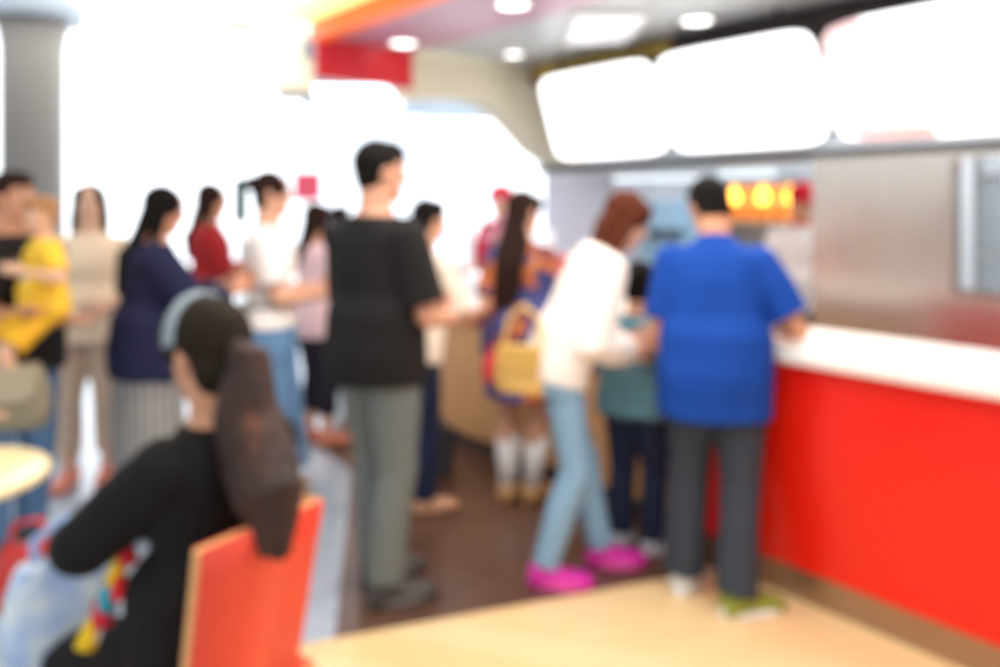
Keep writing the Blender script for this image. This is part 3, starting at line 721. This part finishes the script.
# ------------------------------------------------------------------ foreground furniture
chair_red = mat('chair_red', '#ee4a33', .35, .03); ply = mat('chair_ply_edge', '#e2a367', .45, .08, scale=40); chrome = mat('chrome_leg', '#b9bcc0', .25, .04, metal=.9)
CH = V((-.667, 1.675, 0)); CY = R(57)
def chair(pos, yaw, lab):
    e = empty('dining_chair', lab, 'chair', pos, yaw)
    # local: +Y is the way the sitter faces; back panel at y = -.2
    def slab(pts, w0, w1, th, inset):
        b = BM(); rr = []
        for i, (y, z) in enumerate(pts):
            q = i/(len(pts)-1); w = w0+(w1-w0)*q
            d = (V((0,)+pts[min(i+1, len(pts)-1)])-V((0,)+pts[max(i-1, 0)])).normalized(); nn = V((0, -d.z, d.y))
            rr.append([V((-w, y, z))+nn*th, V((w, y, z))+nn*th, V((w, y, z))-nn*th, V((-w, y, z))-nn*th])
        loft(b, rr); return b
    bp = [(-.150, .42), (-.175, .52), (-.198, .64), (-.22, .76), (-.235, .84)]
    o = obj('backrest', slab(bp, .145, .155, .010, 0), ply, e, bevel=.004)
    bq = [(y-.0115, z) for y, z in bp]; obj('back_veneer', slab(bq, .139, .149, .003, 0), chair_red, o)
    bq = [(y+.0115, z) for y, z in bp]; obj('front_veneer', slab(bq, .139, .149, .003, 0), chair_red, o)
    b = BM(); box(b, (-.2, -.18, .43), (.2, .24, .447)); s_ = obj('seat', b, ply, e, bevel=.006)
    b = BM(); box(b, (-.194, -.174, .447), (.194, .234, .452)); obj('seat_veneer', b, chair_red, s_)
    for sx in (-1, 1):
        for yy, k in ((.20, .04), (-.15, -.05)):
            b = BM(); limb(b, [(sx*.17, yy, .43), (sx*.19, yy+k, .012)], [.012, .012]); obj('leg', b, chrome, e)
chair((CH.x, CH.y, 0), CY, 'red dining chair with pale wood edge under the seated ponytail woman')
e = empty('round_table', 'small round pale wood table cut by the left frame edge', 'table', (-1.515, 2.09, 0))
b = BM(); loft(b, [ring((0, 0, z), (1, 0, 0), (0, 1, 0), r, r, 48) for z, r in ((.715, .255), (.72, .27), (.738, .27), (.743, .262))]); obj('tabletop', b, mat('table_top', '#f4dba4', .3, .05), e)
b = BM(); cyl(b, (0, 0), .03, .02, .715, 20); obj('pedestal', b, chrome, e)
b = BM(); loft(b, [ring((0, 0, z), (1, 0, 0), (0, 1, 0), r, r, 36) for z, r in ((0, .2), (.012, .2), (.03, .04))]); obj('base', b, chrome, e)

# ================================================================== PEOPLE
hair_dk = mat('hair_black', '#14100e', .75, .15, scale=60); hair_br = mat('hair_brown', '#2c1b16', .75, .15, scale=60); hair_au = mat('hair_auburn', '#552818', .75, .2, scale=60)
hair_ol = mat('hair_olive', '#2a2118', .75, .12, scale=60)
tail_m = ramp_mat('ponytail_ombre', 'noise', [(.3, '#22140f'), (.58, '#3c2116'), (.75, '#7a4020')], 9, .75, const=False)
cl = lambda n, c, **k: mat('cloth_'+n, c, .85, .07, spec=.2, **k)
white_sole = mat('white_sole', '#f1efec', .5, .03)
denim_l = cl('light_denim', '#86a9c6', bump=.1); denim_d = cl('dark_denim', '#232a42'); denim_g = cl('grey_denim', '#6d726f', bump=.1); denim_b = cl('blue_denim', '#6c93ba'); slate = cl('slate', '#3b414b')

# blue shirt man at the counter
person('man in a bright blue polo shirt leaning over the red counter', 1.62, (.80, 2.90), -16, lean=1, bend=16, head=(28, 26), wide=1.0, skin='#cf8f6c',
       feet=((.075, -.10, 0, -58), (-.115, .03, 0, -18)), hands=((.20, .25, .99), (-.15, .27, .98)), elbows=((.75, -.8, -.7), (-.35, -.8, -.7)), palm=((0, 0, -1), (0, 0, -1)),
       top=dict(mat=cl('royal_blue', '#154397', bump=.1), sleeve=.80, hem=-.095, loose=.015, baggy=.010, collar=cl('royal_blue2', '#133d8c'), fold=.009),
       bottom=dict(mat=slate, loose=.016, flare=.018), shoe=dict(mat=[mat('shoe_lime', '#8f9938', .5), mat('shoe_grey', '#d9d8d4', .5)], sole=white_sole), hair=dict(style='short', mat=hair_dk), vox=.0042)
# black T-shirt man
person('tall man in a black T-shirt and grey jeans in the queue', 1.735, (-.470, 2.97), -36, lean=-2, bend=3, head=(-26, 2), skin='#d69b7d', wide=.95,
       feet=((.10, -.06, 0, -30), (-.06, .06, 0, -22)), hands=((.13, .26, 1.02), (-.04, .25, 1.07)), elbows=((.6, -.9, -.5), (-.6, -.8, -.4)), 
       top=dict(mat=cl('black', '#201d1d'), sleeve=.86, hem=-.055, loose=.018, baggy=.014, fold=.009), bottom=dict(mat=denim_g, loose=.016, flare=.010),
       shoe=dict(mat=mat('shoe_dark', '#4b4644', .5, .1), sole=mat('sole_dark', '#6a625e', .5)), hair=dict(style='short', mat=hair_dk, fringe=True), vox=.0042)
# woman in white blouse bending
w14 = person('woman in white blouse, pale jeans and pink shoes looking down', 1.63, (.275, 3.09), -78, lean=15, bend=20, head=(-8, 26), fem=True, wide=.84, skin='#e0a88c',
       pelvis=(0, -.05, .83), feet=((.06, -.12, 0, -16), (-.05, .15, 0, -10)), hands=((.06, .25, .89), (-.05, .27, .92)), elbows=((.5, -.9, -.5), (-.5, -.9, -.5)),
       top=dict(mat=cl('white_blouse', '#f2e6dc', bump=.1), sleeve=1.85, hem=-.03, loose=.022, baggy=.014, fold=.012, name='blouse'), bottom=dict(mat=denim_l, loose=.006),
       shoe=dict(mat=mat('shoe_pink', '#d42aa0', .5, .08), sole=mat('sole_pink', '#f05aa8', .5), toe=mat('toe_magenta', '#cf22b0', .5)), hair=dict(style='long', mat=hair_au, len=.025, wide=.050, back=.042, fringe=True), vox=.0042)
# boy
person('boy in a teal striped shirt and dark jeans at the counter', 1.21, (.575, 3.32), -38, lean=3, bend=4, head=(5, 8), kid=True, wide=1.05, skin='#cf9876',
       hands=((.17, .17, .76), (-.17, .18, .74)), feet=((.07, .02, 0, -16), (-.07, .0, 0, 12)),
       top=dict(mat=ramp_mat('stripes_teal', 'wave', [(0, '#2f7f93'), (.45, '#bfe0e6'), (.75, '#1d4f60')], 5.5, .85, axis='Z'), sleeve=.95, hem=-.04, loose=.016, baggy=.01),
       bottom=dict(mat=cl('boy_jeans', '#27304a'), loose=.012), shoe=dict(mat=mat('shoe_boy', '#c9ccd2', .5), sole=white_sole), hair=dict(style='short', mat=hair_dk))
# long-haired woman in patterned dress
person('woman with waist long brown hair in a blue and orange patterned dress', 1.56, (.10, 3.88), -25, lean=0, bend=2, head=(-25, 4), fem=True, skin='#d8a083',
       feet=((.06, .02, 0, -12), (-.06, -.02, 0, 10)), hands=((.08, .24, 1.0), (-.14, .06, .78)), elbows=((.2, -1, -.4), (-.1, -1, -.3)),
       top=dict(mat=ramp_mat('dress_print', 'voronoi', [(0, '#3a3f72'), (.35, '#7a3f3c'), (.6, '#c06a3a'), (.78, '#4a4a86'), (.9, '#d98a5a')], 14, .85), sleeve=.8, hem=-.06, loose=.014, name='dress_top'),
       bottom=dict(type='skirt', to=.52, mat=ramp_mat('skirt_print', 'voronoi', [(0, '#4a4a8a'), (.4, '#c9682f'), (.6, '#5a3f70'), (.8, '#e07a35')], 9, .85), fl=1.18),
       shoe=dict(mat=mat('shoe_tan', '#c79a68', .5), sole=mat('sole_tan', '#a97c4d', .5)), hair=dict(style='long', mat=hair_br, len=.27, wide=.056, back=.055, shift=-.03, front=False), socks=cl('white_sock', '#e9e4e2'), vox=.005)
# cream shirt customer at far counter
person('short haired customer in cream shirt at the wood fronted counter', 1.53, (-.44, 3.72), -42, lean=9, bend=8, head=(-15, 4), skin='#d79f80', hands=((.14, .38, .93), (-.16, .36, .95)), palm=((0, 0, -1), (0, 0, -1)),
       feet=((.07, .04, 0, -20), (-.06, .0, 0, 5)), top=dict(mat=cl('cream_shirt', '#f0dcc8'), sleeve=.9, hem=-.04, loose=.016), bottom=dict(mat=denim_d, loose=.012),
       shoe=dict(mat=mat('sandal_tan', '#cf9a78', .5), sole=mat('sole_tan2', '#8a6248', .5)), hair=dict(style='short', mat=hair_dk), vox=.005)
# staff
person('staff member in red cap and red uniform behind the far counter', 1.63, (.03, 6.05), 150, bend=4, head=(0, 6), skin='#dca98a', hands=((.15, .30, .98), (-.16, .28, .98)), palm=((0, 0, -1), (0, 0, -1)),
       top=dict(mat=cl('uniform_red', '#c8324a'), sleeve=.9, hem=-.04, loose=.014, collar=cl('collar_dark', '#8a2030')), bottom=dict(mat=slate), shoe=dict(mat=mat('shoe_dark', '#4b4644')), hair=dict(style='short', mat=hair_dk), cap=cl('cap_red', '#e0283a'), vox=.006)
person('staff member in red cap by the glowing food warmer', 1.62, (gx(801, 5.15), 5.15), 165, head=(10, 10), skin='#d79c78', hands=((.15, .28, .98), (-.16, .28, .98)), palm=((0, 0, -1), (0, 0, -1)),
       top=dict(mat=cl('uniform_pale', '#d8cfcb'), sleeve=.9, hem=-.04, loose=.014, collar=cl('collar_red', '#c9303a')), bottom=dict(mat=slate), shoe=dict(mat=mat('shoe_dark', '#4b4644')), hair=dict(style='short', mat=hair_dk), cap=cl('cap_red', '#e0283a'), vox=.006)
# white T-shirt woman with denim skirt
person('woman in white T-shirt and long blue denim skirt with tied up hair', 1.66, (-1.17, 3.94), -82, lean=-1, bend=2, head=(0, 2), fem=True, wide=1.08, skin='#dca587',
       hands=((.03, .27, 1.02), (-.02, .26, 1.05)), elbows=((.7, -.8, -.4), (-.7, -.8, -.4)),
       top=dict(mat=cl('white_tee', '#f6ece6'), sleeve=.75, hem=.0, loose=.014, baggy=.008), bottom=dict(type='skirt', to=.16, mat=denim_b, fl=1.35, belt=cl('belt_grey', '#4f5a60'), waist=.075),
       shoe=dict(mat=mat('shoe_tan', '#c79a68', .5)), hair=dict(style='bun', mat=hair_br), vox=.005)
person('woman in pink top and black cropped trousers behind the denim skirt', 1.50, (-1.13, 4.78), -50, head=(20, 2), fem=True, skin='#dca587', hands=((.08, .25, .92), (-.06, .25, .92)),
       top=dict(mat=cl('pink_top', '#ecc9cc'), sleeve=.7, hem=-.07, loose=.018), bottom=dict(mat=cl('black_trousers', '#2b2630'), len=1.65, loose=.012), shoe=dict(mat=mat('shoe_coral', '#d9806a', .5), sole=mat('sole_tan2', '#8a6248')), hair=dict(style='long', mat=hair_br, len=.08), vox=.006)
person('dark haired person in olive shirt glimpsed behind the black T-shirt man', 1.48, (gx(338, 6.4), 6.4), -60, head=(0, 3), skin='#d79c78', top=dict(mat=cl('olive_shirt', '#b7b07a'), sleeve=.8, hem=-.05, loose=.015), bottom=dict(mat=slate), shoe=dict(mat=mat('shoe_dark', '#4b4644')), hair=dict(style='short', mat=hair_dk), vox=.007)
person('woman in dark red dress with long dark hair and folded arms', 1.63, (gx(210, 5.0), 5.0), -72, lean=-1, head=(-6, 4), fem=True, wide=1.05, skin='#d79c78', hands=((-.02, .24, 1.10), (.03, .24, 1.06)), elbows=((.8, -.3, -.6), (-.8, -.3, -.6)),
       top=dict(mat=cl('dark_red', '#9b2428'), sleeve=1.7, hem=-.06, loose=.018, baggy=.012), bottom=dict(type='skirt', to=.45, mat=cl('dark_red_skirt', '#7d2530'), fl=1.2), shoe=dict(mat=mat('shoe_dark', '#4b4644')), hair=dict(style='long', mat=hair_br, len=.13), vox=.006)
# navy woman
person('woman in navy top and striped grey skirt seen from behind', 1.58, (gx(148, 3.5), 3.5), -58, lean=1, bend=5, head=(-14, 12), fem=True, wide=1.16, skin='#cf9272', hands=((.10, .36, 1.08), (-.02, .36, 1.10)), elbows=((.6, -.7, -.6), (-.6, -.7, -.6)), 
       top=dict(mat=cl('navy', '#23233f'), sleeve=1.75, hem=-.07, loose=.022, baggy=.014, fold=.009), bottom=dict(type='skirt', to=.12, mat=ramp_mat('skirt_stripe', 'radial', [(0, '#9a938d'), (.45, '#6a6562'), (.75, '#b0a9a2')], 30, .85), fl=1.2),
       shoe=dict(mat=mat('shoe_dark', '#4b4644')), hair=dict(style='long', mat=hair_dk, len=.14, wide=.05), vox=.005)
# cream blouse woman
person('woman in cream blouse and beige trousers with face to the camera', 1.60, (gx(90, 4.15), 4.15), -165, head=(6, -4), fem=True, skin='#dcae92', hands=((.16, .12, .80), (-.10, .24, .95)),
       top=dict(mat=cl('cream_blouse', '#ecd2b4'), sleeve=1.5, hem=-.05, loose=.016), bottom=dict(mat=cl('beige_trousers', '#cbb097'), len=1.75, loose=.014), shoe=dict(mat=mat('shoe_coral', '#d9806a')), hair=dict(style='long', mat=hair_dk, len=.14, wide=.052), vox=.005)
# adult with child
person('adult in black top and jeans holding a small child at frame edge', 1.63, (gx(10, 3.3), 3.3), -115, head=(10, 0), skin='#cf9272', wide=1.1, hands=((-.02, .31, 1.00), (.12, .33, 1.06)), elbows=((.8, -.4, -.7), (-.8, -.4, -.7)), palm=((0, 0, 1), (0, 0, 1)),
       top=dict(mat=cl('black2', '#262120'), sleeve=.85, hem=-.05, loose=.018), bottom=dict(mat=cl('mid_denim', '#5a7899'), loose=.014), shoe=dict(mat=mat('shoe_dark', '#4b4644')), hair=dict(style='short', mat=hair_br), vox=.005)
person('small child in yellow shirt and shorts carried on an adult arm', .90, (gx(44, 3.12), 3.12), 130, z0=.56, pelvis=(0, 0, .50), head=(18, 4), kid=True, skin='#dfae8e', wide=1.0, feet=((.12, .10, .13, -20), (-.10, .12, .10, 20)), hands=((.16, .12, .62), (-.16, .10, .66)),
       top=dict(mat=cl('yellow_tee', '#f4c13c'), sleeve=.8, hem=-.02, loose=.012, patch=(cl('print_pale', '#ded8cf'), .08, .18, .15, .35)), bottom=dict(mat=cl('yellow_shorts', '#eab030'), len=.85, loose=.012), shoe=None, hair=dict(style='short', mat=mat('hair_light', '#a9764a', .5, .12, scale=50)), vox=.006)
# seated woman in the foreground
SW = CH+Matrix.Rotation(CY, 3, 'Z') @ V((.062, -.055, 0))
person('seated woman with long brown ponytail and grey headband in black sweater', 1.54, (SW.x, SW.y), math.degrees(CY), pelvis=(0, .055, .525), lean=-5, bend=7, head=(2, 10), fem=True, wide=1.02, big=1.10, skin='#cf9370',
       feet=((.10, .47, 0, -5), (-.10, .50, 0, 5)), hands=((.13, .42, .66), (-.12, .43, .68)), elbows=((.7, -.7, -.5), (-.8, -.2, -.5)), palm=((-.5, 0, -.8), (.6, 0, -.7)),
       top=dict(mat=cl('black_sweater', '#1b1917'), sleeve=1.85, hem=-.03, loose=.016, baggy=.010, name='sweater'), bottom=dict(mat=cl('black_leggings', '#1f1d1d'), loose=.010),
       shoe=dict(mat=mat('shoe_dark', '#4b4644')), hair=dict(style='pony', mat=hair_ol, tail=tail_m, tie=mat('hair_tie', '#1c1716', .6), band=mat('band_grey', '#8d979c', .5)), vox=.0042)

# ------------------------------------------------------------------ bags and carried things
def bag(name, lab, cat, loc, rot, w, h, d, m, strap=None, flap=None, top_h=.1, strap_m=None):
    b = BM(); rr = []
    for z, k in ((0, .86), (.04*h, .96), (.35*h, 1.05), (.7*h, .98), (.92*h, .84), (h, .74)):
        rr.append(ring((0, 0, z), (1, 0, 0), (0, 1, 0), w/2*k, d/2*k*(1.1-.5*z/h), 24, 3))
    loft(b, rr); fold(b, .004, .5)
    o = obj(name, b, m, None, loc, rot, smooth=True); tag(o, lab, cat)
    if strap:
        b = BM(); limb(b, [V(p) for p in strap], [.010]*len(strap), 8); obj('strap', b, strap_m or m, o)
    if flap:
        b = BM(); prism(b, [(-w*.42, h*1.0), (w*.42, h*1.0), (w*.38, h*.55), (w*.2, h*.45), (-w*.2, h*.45), (-w*.38, h*.55)], lambda x, z, q: V((x, q, z)), -d*.56, -d*.50); obj('flap', b, flap, o)
    return o
tan = mat('tan_leather', '#dcb164', .5, .08)
p = at(522, 392, 3.0)
bag('handbag', 'tan leather handbag hanging from the arm of white blouse woman', 'handbag', p, R(-20), .22, .18, .09, tan, [(-.08, 0, .16), (-.06, .02, .28), (.0, .03, .33), (.06, .02, .28), (.08, 0, .16)], mat('tan_flap', '#d0a355', .5))
p = at(493, 382, 3.75)
bag('shoulder_bag', 'small red bag beside the long haired woman', 'bag', p, R(20), .10, .13, .05, mat('red_bag', '#d22a3c', .5), [(-.03, 0, .11), (-.0, .01, .18), (.03, .0, .11)])
p = at(6, 428, 2.98)
bag('shoulder_bag', 'khaki bag carried at the hip of the adult in black', 'bag', p, R(15), .30, .24, .12, mat('khaki_bag', '#8d8168', .7, .15), [(-.12, 0, .2), (-.14, .06, .5), (-.10, .10, .62)], mat('khaki_flap', '#b3a488', .7))
# plastic bag and tassel garland in the seated woman's lap, red bag on her knees
lap = lambda x, y, z: V((SW.x, SW.y, 0))+Matrix.Rotation(CY, 3, 'Z') @ V((x, y, z))
p = at(62, 640, 1.86)
o = bag('plastic_bag', 'crumpled pale blue and white plastic bag on seated woman lap', 'bag', p+V((0, 0, -.02)), R(40), .24, .22, .12, ramp_mat('blue_white_film', 'noise', [(.35, '#a9c3ea'), (.5, '#dfe8ea'), (.62, '#8fb0e0'), (.75, '#e8efd8')], 7, .35, const=False))
b = BM()
for sg in (-1, 1): limb(b, [(sg*.05, 0, .20), (sg*.06, 0, .27), (sg*.02+.03, .0, .31)], [.012, .012, .010], 8)
obj('handle', b, mat('film_blue', '#9db9e4', .4), o)
p = at(28, 605, 2.15)
bag('handbag', 'glossy red bag at the knees of the seated woman', 'bag', p, R(30), .17, .17, .09, mat('red_gloss_bag', '#cf3a36', .35, .06), [(-.05, 0, .15), (-.03, .0, .23), (.03, 0, .23), (.05, 0, .15)])
e = empty('tassel_garland', 'string of red, yellow and teal tassels beside seated woman', 'garland', at(125, 548, 1.66))
pts = [at(126, 546, 1.66), at(118, 572, 1.64), at(112, 600, 1.62), at(97, 640, 1.60)]; o0 = V(e.location)
b = BM(); limb(b, [q-o0 for q in pts], [.004]*4, 6); obj('cord', b, mat('cord_white', '#e9e4dc', .6), e)
for k, (x, y, c_) in enumerate(((126, 550, '#c81f2c'), (118, 568, '#f0c420'), (119, 583, '#e0201f'), (107, 596, '#2f9fb0'), (101, 611, '#d0203a'), (90, 632, '#f4c81c'))):
    q = at(x, y, 1.645-.008*k)-o0; b = BM()
    dn = V((-.25 if k % 2 else .2, -.1, -1)).normalized()
    limb(b, [q-dn*.03, q-dn*.018, q+dn*.006, q+dn*.030], [.006, .013, .019, .022], 12, False); obj('tassel', b, mat('tassel'+c_, c_, .7, .1), e)
p = at(437, 0, 4.25)
bag('backpack', 'dark grey backpack standing on the floor against wood counter', 'backpack', (p.x, p.y, .004), R(40), .20, .26, .13, mat('backpack_grey', '#4a4a4e', .7, .12), [(-.05, -.02, .24), (-.03, -.02, .30), (.03, -.02, .30), (.05, -.02, .24)], mat('backpack_flap', '#3d3d42', .7))
# white bin with orange band among the people on the left
e = empty('waste_bin', 'white waste bin with orange band between jeans and beige trousers', 'bin', (gx(60, 4.6), 4.6, 0))
b = BM(); loft(b, [ring((0, 0, z), (1, 0, 0), (0, 1, 0), r, r, 24) for z, r in ((0, .10), (.02, .11), (.62, .12), (.66, .11))]); obj('body', b, mat('bin_white', '#f1efec', .4, .03), e, smooth=True)
b = BM(); loft(b, [ring((0, 0, z), (1, 0, 0), (0, 1, 0), r, r, 24) for z, r in ((.36, .119), (.42, .1195))], cap=False); obj('band', b, mat('bin_orange', '#e58a50', .4), e)
b = BM(); loft(b, [ring((0, 0, z), (1, 0, 0), (0, 1, 0), r, r, 24) for z, r in ((.66, .125), (.69, .12), (.73, .05))]); obj('lid', b, mat('bin_lid', '#e4e4e4', .4), e, smooth=True)

# ================================================================== LIGHT
def area(loc, sx, sy, power, col=(1, 1, 1), rot=(0, 0, 0)):
    l = bpy.data.lights.new('area', 'AREA'); l.shape = 'RECTANGLE'; l.size = sx; l.size_y = sy; l.energy = power; l.color = col
    o = bpy.data.objects.new('area_fill', l); COL.objects.link(o); o.location = loc; o.rotation_euler = rot  # added area light for fill; no fixture is modelled here
area((.2, 2.2, 2.58), 2.2, 1.6, 55, (1, .97, .92), (0, 0, PHI))
area((1.2, 3.6, 2.58), 1.6, .8, 30, (1, .97, .92), (0, 0, PHI))
area(cw(-1.2, 2.6, 2.55), 2.5, 1.2, 45, (.95, .98, 1), (0, 0, PHI))
area((-2.5, 7.5, 3.5), 5, 4, 260, (.97, .99, 1))

# ================================================================== CAMERA
cd = bpy.data.cameras.new('camera'); cam = bpy.data.objects.new('camera', cd); COL.objects.link(cam); SC.camera = cam
cam.location = (0, 0, HC); cam.rotation_euler = (PI/2, 0, 0)
cd.sensor_width = 36; cd.lens = 36*F/1000; cd.shift_y = -(333.5-YH)/1000; cd.clip_start = .01
cd.dof.use_dof = True; cd.dof.focus_distance = .22; cd.dof.aperture_fstop = cd.lens/4.6
SC.view_settings.view_transform = 'Standard'; SC.view_settings.look = 'None'; SC.view_settings.exposure = .12; SC.view_settings.gamma = 1.0
SC.cycles.use_denoising = True
